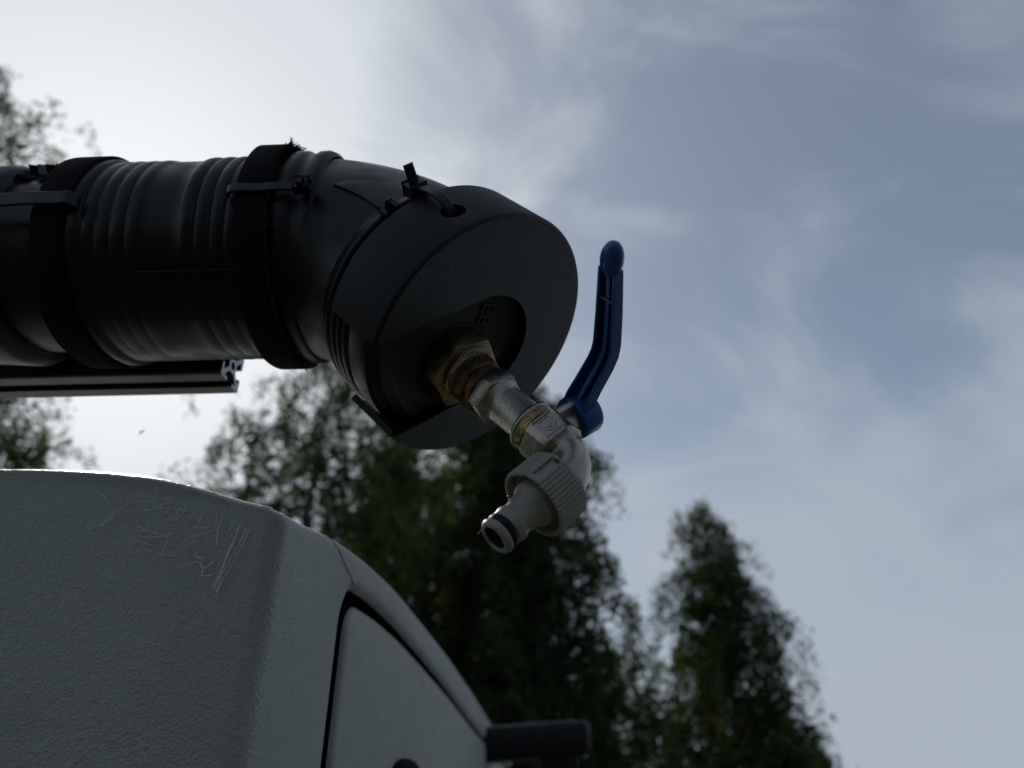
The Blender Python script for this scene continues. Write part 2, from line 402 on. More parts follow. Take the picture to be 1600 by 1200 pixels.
# dark bar with a rounded end standing out over the far side
b = B(); YB = 1.5
prof = [(-.33, .0, .062, .098), (.035, 0, .064, .094), (.066, .0, .062, .088), (.076, .0, .056, .076), (.0815, .0, .044, .06)]
R = []
for (x, dy, hh, dp) in prof:
    zc_ = .083 + (x + .1) * .06; ring = []
    for k in range(24):
        a = 2 * math.pi * k / 24; cc, ss = math.cos(a), math.sin(a)
        ring.append(V(x, YB + .05 + dp / 2 * math.copysign(abs(cc) ** .32, cc), zc_ + hh / 2 * math.copysign(abs(ss) ** .32, ss)))
    R.append(ring)
b.rings(R); bar = obj('bar', b.geom(), 'hdpe', veh)
b = B(); b.box(V(.022, YB + .05, .051), VX * .07, VY * .07, VZ * .03, .006); obj('bracket', b.geom(), 'rubber', bar)
b = B(); b.box(V(.0655, YB + .05, .083 + .1655 * .06), VX * .0018, VY * .0895, VZ * .0635, .0006); obj('end_joint', b.geom(), 'rubber', bar)
b = B(); b.lathe(V(.03, YB + .002, .089), -VY, [(-.004, .0065), (.0025, .0065), (.004, .005)], 6); obj('bolt', b.geom(), 'rubber', bar, smooth=20)

# spider web on the rear panel
web = B()
strands = [[(975,200),(930,290),(880,390),(810,510),(800,540)],[(960,195),(915,280),(865,375),(795,530)],[(945,190),(900,290),(850,400),(810,540)],[(985,200),(940,300),(885,410),(830,500),(808,555)],[(920,190),(870,300)],[(905,185),(865,240)],[(930,235),(905,295),(870,320),(868,333)],[(820,300),(770,318),(720,330),(680,350)],[(750,340),(700,375),(670,390)],[(740,345),(690,370)],[(635,330),(570,338),(515,330)],[(590,315),(520,312)],[(570,365),(520,352)],[(620,298),(598,300)],[(705,160),(690,240),(655,270),(622,270)],[(690,240),(650,225),(600,225)],[(690,180),(620,187)],[(690,200),(610,210)],[(580,200),(480,205),(430,250),(355,320),(325,295)],[(430,235),(380,290),(335,292)],[(400,185),(365,165),(350,165)],[(630,330),(605,405)],[(660,405),(600,400),(540,378)],[(490,325),(520,350)],[(670,447),(735,425),(750,430),(762,452),(800,430)],[(735,385),(730,410),(760,410),(755,430)],[(760,455),(755,480),(790,480)],[(775,335),(770,370)],[(510,290),(550,310)],[(820,290),(810,370)]]
for k in range(13):                                   # fine broken cross threads
    x0, y0 = random.uniform(480, 900), random.uniform(150, 420); dx, dy = random.uniform(25, 70), random.uniform(-22, 18)
    strands.append([(x0, y0), (x0 + dx * .5, y0 + dy * .5 + random.uniform(2, 8)), (x0 + dx, y0 + dy)])
for k in range(9):
    x0 = 640 + k * 38; strands.append([(x0, 120 + k * 8), (x0 - random.uniform(20, 60), 230 + k * 12)])
for st in strands:
    pts = []
    thick = .00016 if st[0][0] in (670, 735, 760) else .00013 if st[0][0] in (975, 960, 945, 985, 930) else .000085
    for i in range(len(st) - 1):
        for f in (0, .25, .5, .75): pts.append((st[i][0] + (st[i+1][0] - st[i][0]) * f, st[i][1] + (st[i+1][1] - st[i][1]) * f))
    pts.append(st[-1]); P = []
    for (zx, zy) in pts:
        r = vray(zx / 2.4 + random.uniform(-.4, .4), 700 + zy / 2.4 + random.uniform(-.4, .4)); r *= (YR - .0016 - random.uniform(0, .0008)) / r.y
        zt_ = ztop_rear(r.x); rt = RT + .010
        if r.z > zt_ - rt:
            if r.z - zt_ + rt > .62 * rt: continue
            a_ = math.asin(min(.97, (r.z - zt_ + rt) / rt)); yy = YR + rt * (1 - math.cos(a_)) - .0008; r *= yy / r.y; r.z = min(r.z, zt_ + .0004)
        P.append(V(*r))
    if len(P) < 2: continue
    web.tube(P, [thick * random.uniform(.6, 1.5) for _ in P], 4)
wo_ = obj('spider_web', web.geom(), 'silk', origin=tuple(V(-.15, YR, .09))); tag(wo_, 'torn spider web of fine pale threads clinging to the grey panel', 'spider web')

# ------------------------------------------------------------------ T-slot profile
K = 1.07
N = Vector((.64878918, -.23192464, -.72476449)); E_ = Vector((-.76009974, -.23803195, -.60425009)).normalized(); E_ = (E_ - N * E_.dot(N)).normalized()
WV = N.cross(E_); 
if WV.y > 0: WV = -WV
CC = Vector((-.0124, .2677, .1768)) * K + Z
CORNER = CC - N * .0977
DX = VX.copy()
def PA(x): return CORNER + DX * x           # pipe axis, x measured from the elbow's corner
r_ = ray(357, 577)
PK = .00128                                     # profile: 20 mm series
_r = ray(345, 583); _c = _r * (.366 / _r.y) + Z  # lower near corner of the cut end
prof_c = CORNER + VY * (_c - CORNER).dot(VY) + VZ * (_c - CORNER).z + VY * 10 * PK + VZ * 10 * PK
px0 = (_c - CORNER).dot(DX)
q = [(10, 10), (10, 3), (8.2, 3), (8.2, 5.6), (7.2, 5.6), (3.9, 2.3), (3.9, -2.3), (7.2, -5.6), (8.2, -5.6), (8.2, -3), (10, -3)]
q2 = [(9.2, 10), (10, 9.2), (10, 3)] + q[2:-1] + [(10, -3), (10, -9.2)]
outl = []
for k in range(4):
    a = math.radians(-90 * k)
    outl += [((x * math.cos(a) - y * math.sin(a)) * PK, (x * math.sin(a) + y * math.cos(a)) * PK) for x, y in q2[1:] ]
hole = [(.0026 * math.cos(2 * math.pi * k / 16), .0026 * math.sin(2 * math.pi * k / 16)) for k in range(16)]
bm = bmesh.new(); rings = {}
for key, pts in (('o', outl), ('h', hole)):
    for end, xx in ((0, px0), (1, -1.5)):
        rings[key, end] = [bm.verts.new(prof_c + DX * xx + VY * u + VZ * v) for u, v in pts]
for end in (0, 1):
    ed = []
    for key in 'oh':
        L = rings[key, end]; ed += [bm.edges.new((L[i], L[(i + 1) % len(L)])) for i in range(len(L))]
    res = bmesh.ops.triangle_fill(bm, edges=ed, use_beauty=True)
    for g in res['geom']:
        if isinstance(g, bmesh.types.BMFace): g.material_index = 1
for key in 'oh':
    A, C_ = rings[key, 0], rings[key, 1]
    for i in range(len(A)): bm.faces.new((A[i], A[(i + 1) % len(A)], C_[(i + 1) % len(A)], C_[i]))
bmesh.ops.recalc_face_normals(bm, faces=bm.faces[:])
po = obj('slotted_rail', bm, 'alu_black', origin=tuple(prof_c + DX * -.6), smooth=20, mats=['alu_cut'])
tag(po, 'dark slotted aluminium rail with pale cut end under the black pipe', 'rail')
b = B(); b.box(prof_c + DX * -.85 - VZ * .050, VX * .06, VY * .05, VZ * .078, .004)
sup = obj('rail_support', b.geom(), 'alu_black', po)

# ------------------------------------------------------------------ black pipe
pipe = thing('shower_pipe', 'fat black plastic pipe with ribbed coupling and downturned elbow', 'pipe', tuple(PA(-.3)))
RB = .0548
def seg(name, prof, mat='hdpe', par=pipe, n=112): 
    b = B(); b.lathe(CORNER, DX, prof, n, caps=(False, False)); return obj(name, b.geom(), mat, par, smooth=55)
def rib(x, w, r0, r1, k=6):
    return [(x - w / 2 + w * i / k, r0 + (r1 - r0) * math.sin(math.pi * i / k) ** .7) for i in range(k + 1)]
# x helper: photo column to pipe coordinate on the silhouette
_xs = np.linspace(-.9, .25, 231); _px = []
for _x in _xs:
    base_ = PA(float(_x)); _t = (Vector((base_.x, base_.y, base_.z - H))); _t = -(_t - DX * _t.dot(DX)); dd_ = _t.length; _t.normalize(); _u = DX.cross(_t); _u = _u if _u.z > 0 else -_u
    al = math.acos(RB / dd_); _px.append(proj(base_ + (_t * math.cos(al) + _u * math.sin(al)) * RB)[0])
def PX(px): return float(np.interp(px, _px, _xs))
RP = RB - .0062
seg('pipe_tube', [(-1.5, RP), (PX(170), RP)])
seg('collar', [(PX(-60), RP), (PX(-58), RP + .006), (PX(18), RP + .0075), (PX(24), RP + .0073), (PX(40), RP + .0045), (PX(44), RP)])
seg('coupling_lip', [(PX(165), RP), (PX(168), RB + .0018), (PX(172), RB + .0024), (PX(184), RB + .0022), (PX(188), RB + .0016), (PX(194), RB - .001)])
prof = [(PX(176), RB - .002), (PX(180), RB)]
for p in (200, 221, 243, 265): prof += rib(PX(p), .0078, RB, RB + .0010, 8)
prof += [(PX(286), RB), (PX(316), RB)]
for p in (340, 362, 384, 404): prof += rib(PX(p), .0078, RB, RB + .0017, 8)
prof += [(PX(420), RB + .001), (PX(476), RB + .001)]
tocam = (-Vector((0, CORNER.y, CORNER.z - H))).normalized(); tocam = (tocam - DX * tocam.dot(DX)).normalized(); upv = DX.cross(tocam); upv = upv if upv.z > 0 else -upv
R = []
for (t_, rr) in prof:
    ring_ = []
    for jj in range(144):
        a = 2 * math.pi * jj / 144; wgt = .22 + .78 * max(0, min(1, (math.sin(a) + .05) / .45))
        ring_.append(PA(t_) + (tocam * math.cos(a) + upv * math.sin(a)) * (RB + (rr - RB) * wgt if rr > RB else rr))
    R.append(ring_)
b = B(); b.rings(R, True, (False, False)); obj('coupling', b.geom(), 'hdpe', pipe, smooth=55)
seg('collar', [(PX(462), RB), (PX(463), RB + .0024), (PX(470), RB + .0034), (PX(482), RB + .0034), (PX(486), RB + .0026), (PX(490), RB + .0014), (PX(498), RB + .0014), (PX(506), RB + .0030), (PX(516), RB + .0031), (PX(522), RB + .0022), (PX(526), RB)])
# moulding seam lines along the coupling's flank
for ang, nm in ((-4, 'seam'), (-31, 'seam')):
    b = B(); toc = (-Vector((0, CORNER.y, CORNER.z - H))).normalized(); up = DX.cross(toc); 
    if up.z < 0: up = -up
    d = toc * math.cos(math.radians(ang)) + up * math.sin(math.radians(ang))
    b.tube([PA(PX(p)) + d * (RB + .0001) for p in (262, 300, 340, 420)], .00045, 6); obj(nm, b.geom(), 'hdpe', pipe)
# elbow
ANG = DX.angle(N); RBEND = .098; T = RBEND * math.tan(ANG / 2)
ctr_dir = (N - DX * N.dot(DX)).normalized()
path = [PA(PX(500))]; 
cen = PA(-T) + ctr_dir * RBEND
for k in range(0, 25):
    a = ANG * k / 24; path.append(cen + DX * (math.sin(a) * RBEND) - ctr_dir * (math.cos(a) * RBEND))
path.append(CC - N * .012)
def esweep(path, rads, n=112):
    R = []
    for i, p in enumerate(path):
        t = (path[min(i + 1, len(path) - 1)] - path[max(i - 1, 0)]).normalized()
        u = DX.cross(N).normalized(); w = t.cross(u)
        R.append([p + (u * math.cos(2 * math.pi * j / n) + w * math.sin(2 * math.pi * j / n)) * rads[i] for j in range(n)])
    b = B(); b.rings(R, True, (False, False)); return b
elb = obj('elbow', esweep(path, [RB + .0003] * len(path)).geom(), 'hdpe', pipe, smooth=55)
# raised moulded strip along the elbow's flank and small size marks
def elbow_pt(a, th, r):
    t = DX * math.cos(a) + N.copy() * 0; t = (DX * math.cos(a) + ctr_dir * math.sin(a)).normalized()
    u = DX.cross(N).normalized(); w = t.cross(u)
    if u.dot(Vector((0, -1, .2))) < 0: u = -u
    p = cen + DX * (math.sin(a) * RBEND) - ctr_dir * (math.cos(a) * RBEND); o = -ctr_dir * math.cos(a) + DX * math.sin(a)
    return p + (u * math.cos(th) + o * math.sin(th)) * r
def find_elbow(px, py):
    best = None
    for ia in range(0, 61):
        for it in range(-40, 91):
            a = ANG * (ia / 40); q_ = proj(elbow_pt(a, math.radians(it), RB)); e = math.hypot(q_[0] - px, q_[1] - py)
            if best is None or e < best[0]: best = (e, a, it)
    return best[1], best[2]
aA, tA = find_elbow(522, 292); aB, tB = find_elbow(598, 334); aC, tC = find_elbow(600, 268)
rows = []
for i in range(17):
    f = i / 16; a = aA + (max(aB, aC) + .25 - aA) * f; lo = tA + (tB - tA) * min(1.6, (a - aA) / max(aB - aA, .01)); hi = lo + 3 + 22 * min(1, f * 2.2) ** .7
    rows.append([elbow_pt(a, math.radians(t_), RB + h) for t_, h in ((lo - .3, .0001), (lo, .0015), (lo + (hi - lo) * .3, .0013), (lo + (hi - lo) * .7, .0006), (hi, -.0002))])
b = B(); b.rings(rows, False, (False, False)); b.f.append((4, 3, 2, 1, 0)); obj('label_plate', b.geom(), 'hdpe', elb, smooth=30)
# end socket with ribs, end cap with rim
b = B(); RS_ = .0584; prof = [(-.062, RB - .001), (-.056, RB + .0003), (-.0525, RB + .0012), (-.0500, RS_ - .0008), (-.0485, RS_)]
for i in range(4): prof += rib(-.0455 + i * .0052, .0046, RS_, RS_ + .0016)
prof += [(-.0255, RS_), (-.0245, RS_), (-.0235, RS_ + .0014), (-.0135, RS_ + .0016), (-.0115, RS_ + .0008), (-.0110, .0568), (-.0095, .0560), (-.0085, .0535)]
R = []
a_, r_e, q_e = basis(N, E_)
for (t_, rr) in prof:
    ring_ = []
    for j in range(128):
        th_ = 2 * math.pi * j / 128; wgt = max(0, min(1, (math.cos(th_) + .15) / .5)) if t_ < -.026 else 1
        ring_.append(CC + N * t_ + (r_e * math.cos(th_) + q_e * math.sin(th_)) * (rr if rr <= RS_ else RS_ + (rr - RS_) * wgt))
    R.append(ring_)
b.rings(R, True, (False, False)); obj('end_socket', b.geom(), 'hdpe', pipe, smooth=45)
b = B(); b.lathe(CC, N, [(-.0085, .0535), (-.0070, .0515), (-.0058, .050), (-.0060, .0485), (-.0066, .0470), (-.0066, .002)], 128, ref=E_, caps=(False, True)); cap = obj('end_cap', b.geom(), 'plug', pipe, smooth=30)
# raised boss round the fitting, cap lettering
OO = Vector((-.0199, .2714, .162)) * K + Z
axo = OO - N * (OO - CC).dot(N)            # fitting axis in the face plane
b = B(); b.lathe(axo, N, [(-.0068, .0212), (-.0060, .0208), (-.0056, .0202), (-.0056, .004)], 64, ref=E_, caps=(False, True)); obj('boss', b.geom(), 'hdpe', cap, smooth=30)

# ------------------------------------------------------------------ printed end cover with a U-shaped slot
RO, RI = .0642, .0610; DEP = .0365; FT = .0042
w1, w0 = .0245, -.0315; wc = (w1 + w0) / 2; hw = (w1 - w0) / 2; ec = .0008
a1 = math.asin(w1 / RO); a0 = math.asin(w0 / RO)
NA = 150
arc = [a1 + (2 * math.pi - (a1 - a0)) * k / NA for k in range(NA + 1)]         # from the upper slot edge right round to the lower
slot = []                                                                       # from the upper rim in, round, and out at the lower rim
eu = math.sqrt((RO - .0013) ** 2 - w1 ** 2); el = math.sqrt((RO - .0013) ** 2 - w0 ** 2)
for k in range(NA + 1):
    f = k / NA
    if f < .2: slot.append((eu - .0005 + (ec - eu) * f / .2, w1))
    elif f > .8: slot.append((ec + (el - .0005 - ec) * (f - .8) / .2, w0))
    else:
        t = math.radians(90 + 180 * (f - .2) / .6); slot.append((ec + hw * math.cos(t), wc + hw * math.sin(t)))
def cp(e, w, s): return CC + E_ * e + WV * w + N * s
bm = bmesh.new()
def ringv(R, s): 
    res = []
    for a in arc: res.append(bm.verts.new(cp(R * math.cos(a), R * math.sin(a), s)))
    return res
CH = .0013
loops = [ringv(RO - CH, 0), ringv(RO - .0003, -CH), ringv(RO, -CH - .0008), ringv(RO, -DEP + .0006), ringv(RO - .0006, -DEP), ringv(RI, -DEP), ringv(RI, -FT)]
for L0, L1 in zip(loops, loops[1:]):
    for i in range(NA): bm.faces.new((L0[i], L0[i + 1], L1[i + 1], L1[i]))
sf = [bm.verts.new(cp(e, w, 0)) for e, w in slot]; sb = [bm.verts.new(cp(e, w, -FT)) for e, w in slot]
for i in range(len(sf) - 1): bm.faces.new((sf[i], sf[i + 1], sb[i + 1], sb[i]))
# front and back plates: strips between the outer arc and the slot's edge
for i in range(NA):
    f1 = bm.faces.new((loops[0][i], sf[i], sf[i + 1], loops[0][i + 1])); f1.material_index = 1
    bm.faces.new((loops[6][i], loops[6][i + 1], sb[i + 1], sb[i]))
# wall ends and plate ends at the slot
for i, s_i in ((0, 0), (NA, NA)):
    bm.faces.new([L[i] for L in loops[:6]] + [loops[6][i]] + [sb[s_i], sf[s_i]] if True else [])
bmesh.ops.triangulate(bm, faces=[f for f in bm.faces if len(f.verts) > 4])
bmesh.ops.recalc_face_normals(bm, faces=bm.faces[:])
cvo = obj('pipe_end_cover', bm, 'print_smooth', origin=tuple(CC), smooth=0, mats=['print_grain'])
tag(cvo, 'black round end cover with grained face and open slot over the pipe elbow', 'end cover')
# tie hole through the wall
ha = math.radians(85.3); hd = E_ * math.cos(ha) + WV * math.sin(ha); hs = -.0158
b = B(); b.lathe(CC + N * hs + hd * .052, hd, [(0, .0056), (.02, .0056)], 40, ref=N)
cut = obj('cutter', b.geom(), 'print_smooth', smooth=0)
md = cvo.modifiers.new('hole', 'BOOLEAN'); md.operation = 'DIFFERENCE'; md.object = cut; md.solver = 'EXACT'
bpy.context.view_layer.update(); dg = bpy.context.evaluated_depsgraph_get(); nm = bpy.data.meshes.new_from_object(cvo.evaluated_get(dg))
cvo.modifiers.clear(); cvo.data = nm; nm.name = 'pipe_end_cover'; bpy.data.objects.remove(cut)
for p in nm.polygons: p.use_smooth = True
nm.set_sharp_from_angle(angle=math.radians(25))

# ------------------------------------------------------------------ cap lettering on the recessed plug
pl = CC - N * .0066
def on_plug(px, py): r = ray(px, py); return r * ((pl - Z).dot(N) / r.dot(N)) + Z
qa, qb = on_plug(765, 469), on_plug(749, 512); rd = (qb - qa).normalized(); pitch = (qb - qa).length / 2
up_ = N.cross(rd); wd = (on_plug(774, 492) - on_plug(757, 488)).length
vs, fs = text_mesh('GEBERIT', 1.0, Vector((0, 0, 0)), Vector((1, 0, 0)), Vector((0, 1, 0)), .01)
xr = (max(v.x for v in vs) - min(v.x for v in vs)) / 6.2; yr = max(v.y for v in vs) - min(v.y for v in vs)
vs = [qb + N * .0002 + rd * (v.x * pitch / xr) + up_ * (v.y * wd / yr) + N * (.0006 if v.z > 0 else -.0004) for v in vs]
obj('lettering', (vs, fs), 'plug', cap, smooth=0)

# ------------------------------------------------------------------ straps and cable ties on the pipe
toc = (-Vector((0, CORNER.y, CORNER.z - H))); toc = (toc - DX * toc.dot(DX)).normalized(); up = DX.cross(toc); up = up if up.z > 0 else -up
def around(x, deg, r): d = toc * math.cos(math.radians(deg)) + up * math.sin(math.radians(deg)); return PA(x) + d * r, d
def strap(px_a, px_b, r, label, frayed=False, skew=0):
    xa, xb = PX(px_a), PX(px_b); b = B(); R = []; ph = [random.uniform(0, 6) for _ in range(6)]
    n = 128
    for (x, rr) in ((xa, r - .0022), (xa, r), (xa + .0006, r + .0004), (xb - .0006, r + .0004), (xb, r), (xb, r - .0022)):
        ring = []
        for j in range(n):
            dg_ = 360 * j / n; wv = .0004 * math.sin(3 * math.radians(dg_) + ph[0]) + .0002 * math.sin(11 * math.radians(dg_) + ph[1])
            xx = x + (skew * math.sin(math.radians(dg_))) + (.0006 * math.sin(17 * math.radians(dg_) + ph[2]) * (1 if x > (xa + xb) / 2 and frayed else 0))
            ring.append(around(xx, dg_, rr + wv)[0])
        R.append(ring)
    b.rings(R, True, (False, False))
    th = thing('webbing_strap', label, 'strap', tuple(PA((xa + xb) / 2) - VZ * r), group='webbing straps round the pipe')
    o = obj('band', b.geom(), 'web', th, smooth=50)
    if frayed:
        b = B()
        for k in range(420):
            dg_ = random.uniform(-75, 100); p, d = around(xb + skew * math.sin(math.radians(dg_)), dg_, r + random.uniform(-.001, .0008))
            L = random.uniform(.001, .0035); dv = (DX * random.uniform(.2, 1) + d * random.uniform(-.1, .6) + up * random.uniform(-.6, .6)).normalized()
            dv2 = (dv + Vector((random.uniform(-1, 1), random.uniform(-1, 1), random.uniform(-1, 1))) * .6).normalized()
            b.tube([p, p + dv * L * .5, p + dv * L * .5 + dv2 * L * .5], [.00022, .00018, .0001], 4)
        p, d = around(xb, 82, r)
        for k in range(7):
            dv = (d + DX * random.uniform(-.3, .5) + VY * random.uniform(-.5, .5)).normalized(); b.tube([p + DX * random.uniform(-.002, .001), p + dv * .002, p + dv * .002 + d * random.uniform(.001, .003)], [.0003, .0002, .0001], 4)
        obj('frayed_threads', b.geom(), 'fray', th, smooth=0)
    return th
strap(124, 172, RB + .0036, 'wide black webbing strap round the pipe on the smooth-edged side of the coupling', skew=.001)
strap(414, 458, RB + .0062, 'frayed black webbing strap round the pipe next to the elbow', frayed=True)
def tie_head(b, p, d, along, size=.0052):
    c = d.cross(along).normalized(); b.box(p + d * size * .5, along * size, c * size * 1.15, d * size * 1.05, .0006)
def on_pipe(px, py, r):
    best = None; x = PX(px); dg_ = 40
    for it in range(60):                          # coordinate search on (x, angle)
        for st in (.004, .001, .0003):
            for dx_, da in ((st, 0), (-st, 0), (0, st * 900), (0, -st * 900)):
                q_ = proj(around(x + dx_, dg_ + da, r)[0]); e = math.hypot(q_[0] - px, q_[1] - py)
                if best is None or e < best: best = e; x += dx_; dg_ += da
    return x, dg_
def axial_tie(pa, pb, py, r, label, head_at=None, wid=.0048):
    deg = on_pipe(pb - 20, py, r)[1]
    pos_ = {p: on_pipe(p, py, r)[0] for p in (pa, pb, head_at or pb)}
    PXo = PX
    def PX_(p): return pos_[p] if p in pos_ else (pos_[pa] + pos_[pb]) / 2
    th = thing('cable_tie', label, 'cable tie', tuple(around(PX_((pa + pb) / 2), deg, r)[0]), group='black cable ties')
    xa, xb = PX_(pa), PX_(pb); P = []; Nn = []
    for k in range(9):                         # near end turns down to the pipe
        f = k / 8; a = math.pi / 2 * f
        p, d = around(xa + .004 * (1 - math.cos(a)), deg, r - .004 + .004 * math.sin(a)); P.append(p); Nn.append(d * math.sin(a + .01) - DX * math.cos(a))
    for k in range(1, 12):
        p, d = around(xa + .004 + (xb - xa - .008) * k / 12, deg, r + .0003 * math.sin(k)); P.append(p); Nn.append(d)
    for k in range(9):
        a = math.pi / 2 * (1 - k / 8); p, d = around(xb - .004 * (1 - math.cos(a)), deg, r - .004 + .004 * math.sin(a)); P.append(p); Nn.append(d * math.sin(a + .01) + DX * math.cos(a))
    b = B(); b.strip(P, Nn, wid, .0014); obj('strap', b.geom(), 'tie', th, smooth=35)
    if head_at is not None:
        p, d = around(PX_(head_at), deg, r - .0012); b = B(); c = DX.cross(d).normalized(); s_ = .0066
        b.box(p + d * .0022, DX * s_, c * .0066, d * .0046, .0006); b.box(p + d * .0048, DX * .0026, c * .0034, d * .003, .0003)
        obj('head', b.geom(), 'tie', th, smooth=30)
    return th
axial_tie(355, 478, 292, RB + .0075, 'black cable tie lying along the pipe over the frayed strap', head_at=472)
axial_tie(-60, 112, 310, RB + .0068, 'broad black cable tie lying along the pipe beside the wide strap', wid=.0074)
# dark block heads standing on the pipe near the collar
for px_, nm in ((48, 0), (76, 1)):
    p, d = around(PX(px_), 88, RP); b = B(); b.box(p + d * .003, DX * (.006 if nm else .005), DX.cross(d) * .006, d * .008, .0007); b.box(p + d * .0005, DX * .004, DX.cross(d) * .03, d * .0016, .0003)
    th = obj('cable_tie', b.geom(), 'tie', origin=tuple(p), smooth=30); tag(th, ('small black cable tie head on the pipe right beside the rounded collar', 'larger black cable tie head on the pipe right beside the wide webbing strap')[nm], 'cable tie', 'cable tie heads on the pipe top')
# ties at the cover
def cov(ax, deg, r):
    a = math.radians(deg); d = E_ * math.cos(a) + WV * math.sin(a); return CC + N * ax + d * r, d
th = thing('cable_tie', 'black cable tie threaded through the hole in the end cover', 'cable tie', tuple(cov(-.03, 85, RO)[0]), group='black cable ties')
P = []; Nn = []
for (ax, rr, dg_) in ((-.0165, .0560, 85), (-.0172, .0600, 85), (-.0182, .0636, 85), (-.0200, .0656, 85), (-.0230, .0669, 85), (-.0270, .0676, 84.8), (-.0310, .0676, 84.5), (-.0350, .0672, 84.2), (-.0390, .0664, 84), (-.0425, .0650, 84)):
    p, d = cov(ax, dg_, rr); P.append(p); Nn.append(d)
P2 = []; N2 = []
for i in range(len(P)):
    t = (P[min(i + 1, len(P) - 1)] - P[max(i - 1, 0)]).normalized(); c = t.cross(Nn[min(i + 2, len(P) - 1)]); dd = cov(0, 85, 1)[1]; side = N.cross(dd); nn = t.cross(side); nn = nn if nn.dot(dd + N * .6) > 0 else -nn
    N2.append(nn)
b = B(); b.strip(P, N2, .0046, .0013); obj('strap', b.geom(), 'tie', th, smooth=35)
p, d = cov(-.0415, 83.6, .0632); c = N.cross(d).normalized()
b = B(); b.box(p + d * .0022, N * .0068, c * .0078, d * .0060, .0007); obj('head', b.geom(), 'tie', th, smooth=30)
tv = (d + N * -.35).normalized(); b = B(); b.strip([p + d * .003, p + d * .003 + tv * .005, p + d * .003 + tv * .0105], [N, N, N], .0048, .0012)
for k in range(6): b.box(p + d * .003 + tv * (.004 + k * .0011) + N * .0014, c * .0034, tv * .0005, N * .0006)
obj('tail', b.geom(), 'tie', th, smooth=30)
th = thing('cable_tie', 'black cable tie round the elbow just behind the end cover', 'cable tie', tuple(cov(-.04, 66, .058)[0]), group='black cable ties')
P = []; Nn = []
for dg_ in range(42, 73, 3):
    p, d = cov(-.0392, dg_, RS_ + .0002); P.append(p); Nn.append(d)
b = B(); b.strip(P, Nn, .0046, .0016); obj('strap', b.geom(), 'tie', th, smooth=35)
p, d = cov(-.0425, 70.5, RS_ + .0002); c = N.cross(d).normalized()
b = B(); b.box(p + d * .002 - c * .0031, N * .0062, c * .0014, d * .0058, .0004); b.box(p + d * .002 + c * .0031, N * .0062, c * .0014, d * .0058, .0004)
b.box(p + d * .0008, N * .0062, c * .007, d * .003, .0004); obj('head', b.geom(), 'tie', th, smooth=30)
b = B(); b.rings([[p + d * .001 + c * x + N * y for x, y in ((-.0022, -.0008), (.0022, -.0008), (.0022, .0008), (-.0022, .0008))], [p + d * .0055 + c * x + N * y for x, y in ((-.0018, -.0006), (.0018, -.0006), (.0018, .0006), (-.0018, .0006))], [p + d * .0085 + c * x + N * y for x, y in ((-.0003, -.0003), (.0003, -.0003), (.0003, .0003), (-.0003, .0003))]]); obj('tail', b.geom(), 'tie', th, smooth=0)

# ------------------------------------------------------------------ tap
MD = Vector((-.679, -.239, -.695)).normalized()
SD = -(MD - N * MD.dot(N)).normalized(); LD = N.cross(SD).normalized()
tap = thing('water_tap', 'nickel ball-valve tap with blue lever screwed into brass fitting in the black cap', 'tap', tuple(axo))
def hexprism(o, ax, ref, rot, R, t0, t1, ch, bev=.0003):
    a, r, q_ = basis(ax, ref); b = B(); rot = math.radians(rot)
    pts = [(R * math.cos(rot + math.pi / 3 * k), R * math.sin(rot + math.pi / 3 * k)) for k in range(6)]
    bm = bmesh.new(); L = [[bm.verts.new(o + a * t + r * x * s_ + q_ * y * s_) for x, y in pts] for t, s_ in ((t0, 1), (t1, 1))]
    bm.faces.new(L[0][::-1]); bm.faces.new(L[1])
    for i in range(6): bm.faces.new((L[0][i], L[0][(i + 1) % 6], L[1][(i + 1) % 6], L[1][i]))
    bmesh.ops.recalc_face_normals(bm, faces=bm.faces[:]); bmesh.ops.bevel(bm, geom=bm.edges[:], offset=ch, segments=2, affect='EDGES', profile=.5)
    return bm
# hex corner that points at photo (763, 532)
rr_ = ray(763, 532); pc = rr_ * ((OO - Z).dot(N) / rr_.dot(N)) + Z - OO
a_, r_b, q_b = basis(N, E_); HEXROT = math.degrees(math.atan2(pc.dot(q_b), pc.dot(r_b)))
obj('brass_bushing', hexprism(OO, N, E_, HEXROT, .0192, -.0138, 0, .0005), 'brass', tap, smooth=30)
b = B(); b.lathe(OO, N, [(-.004, .0142), (.0004, .0142), (.0006, .0133), (.0018, .0125), (.0044, .0120)], 48, ref=E_, rfun=lambda th: 1 + .012 * math.sin(13 * th)); obj('thread', b.geom(), 'brass_brown', tap)
obj('nipple', hexprism(OO, N, E_, HEXROT + 8, .0138, .0044, .0112, .0005), 'brass_brown', tap, smooth=30)
b = B(); b.lathe(OO, N, [(.0108, .0113), (.0145, .0113), (.0147, .0121), (.0160, .0121)], 48, ref=E_); obj('thread', b.geom(), 'brass_brown', tap)
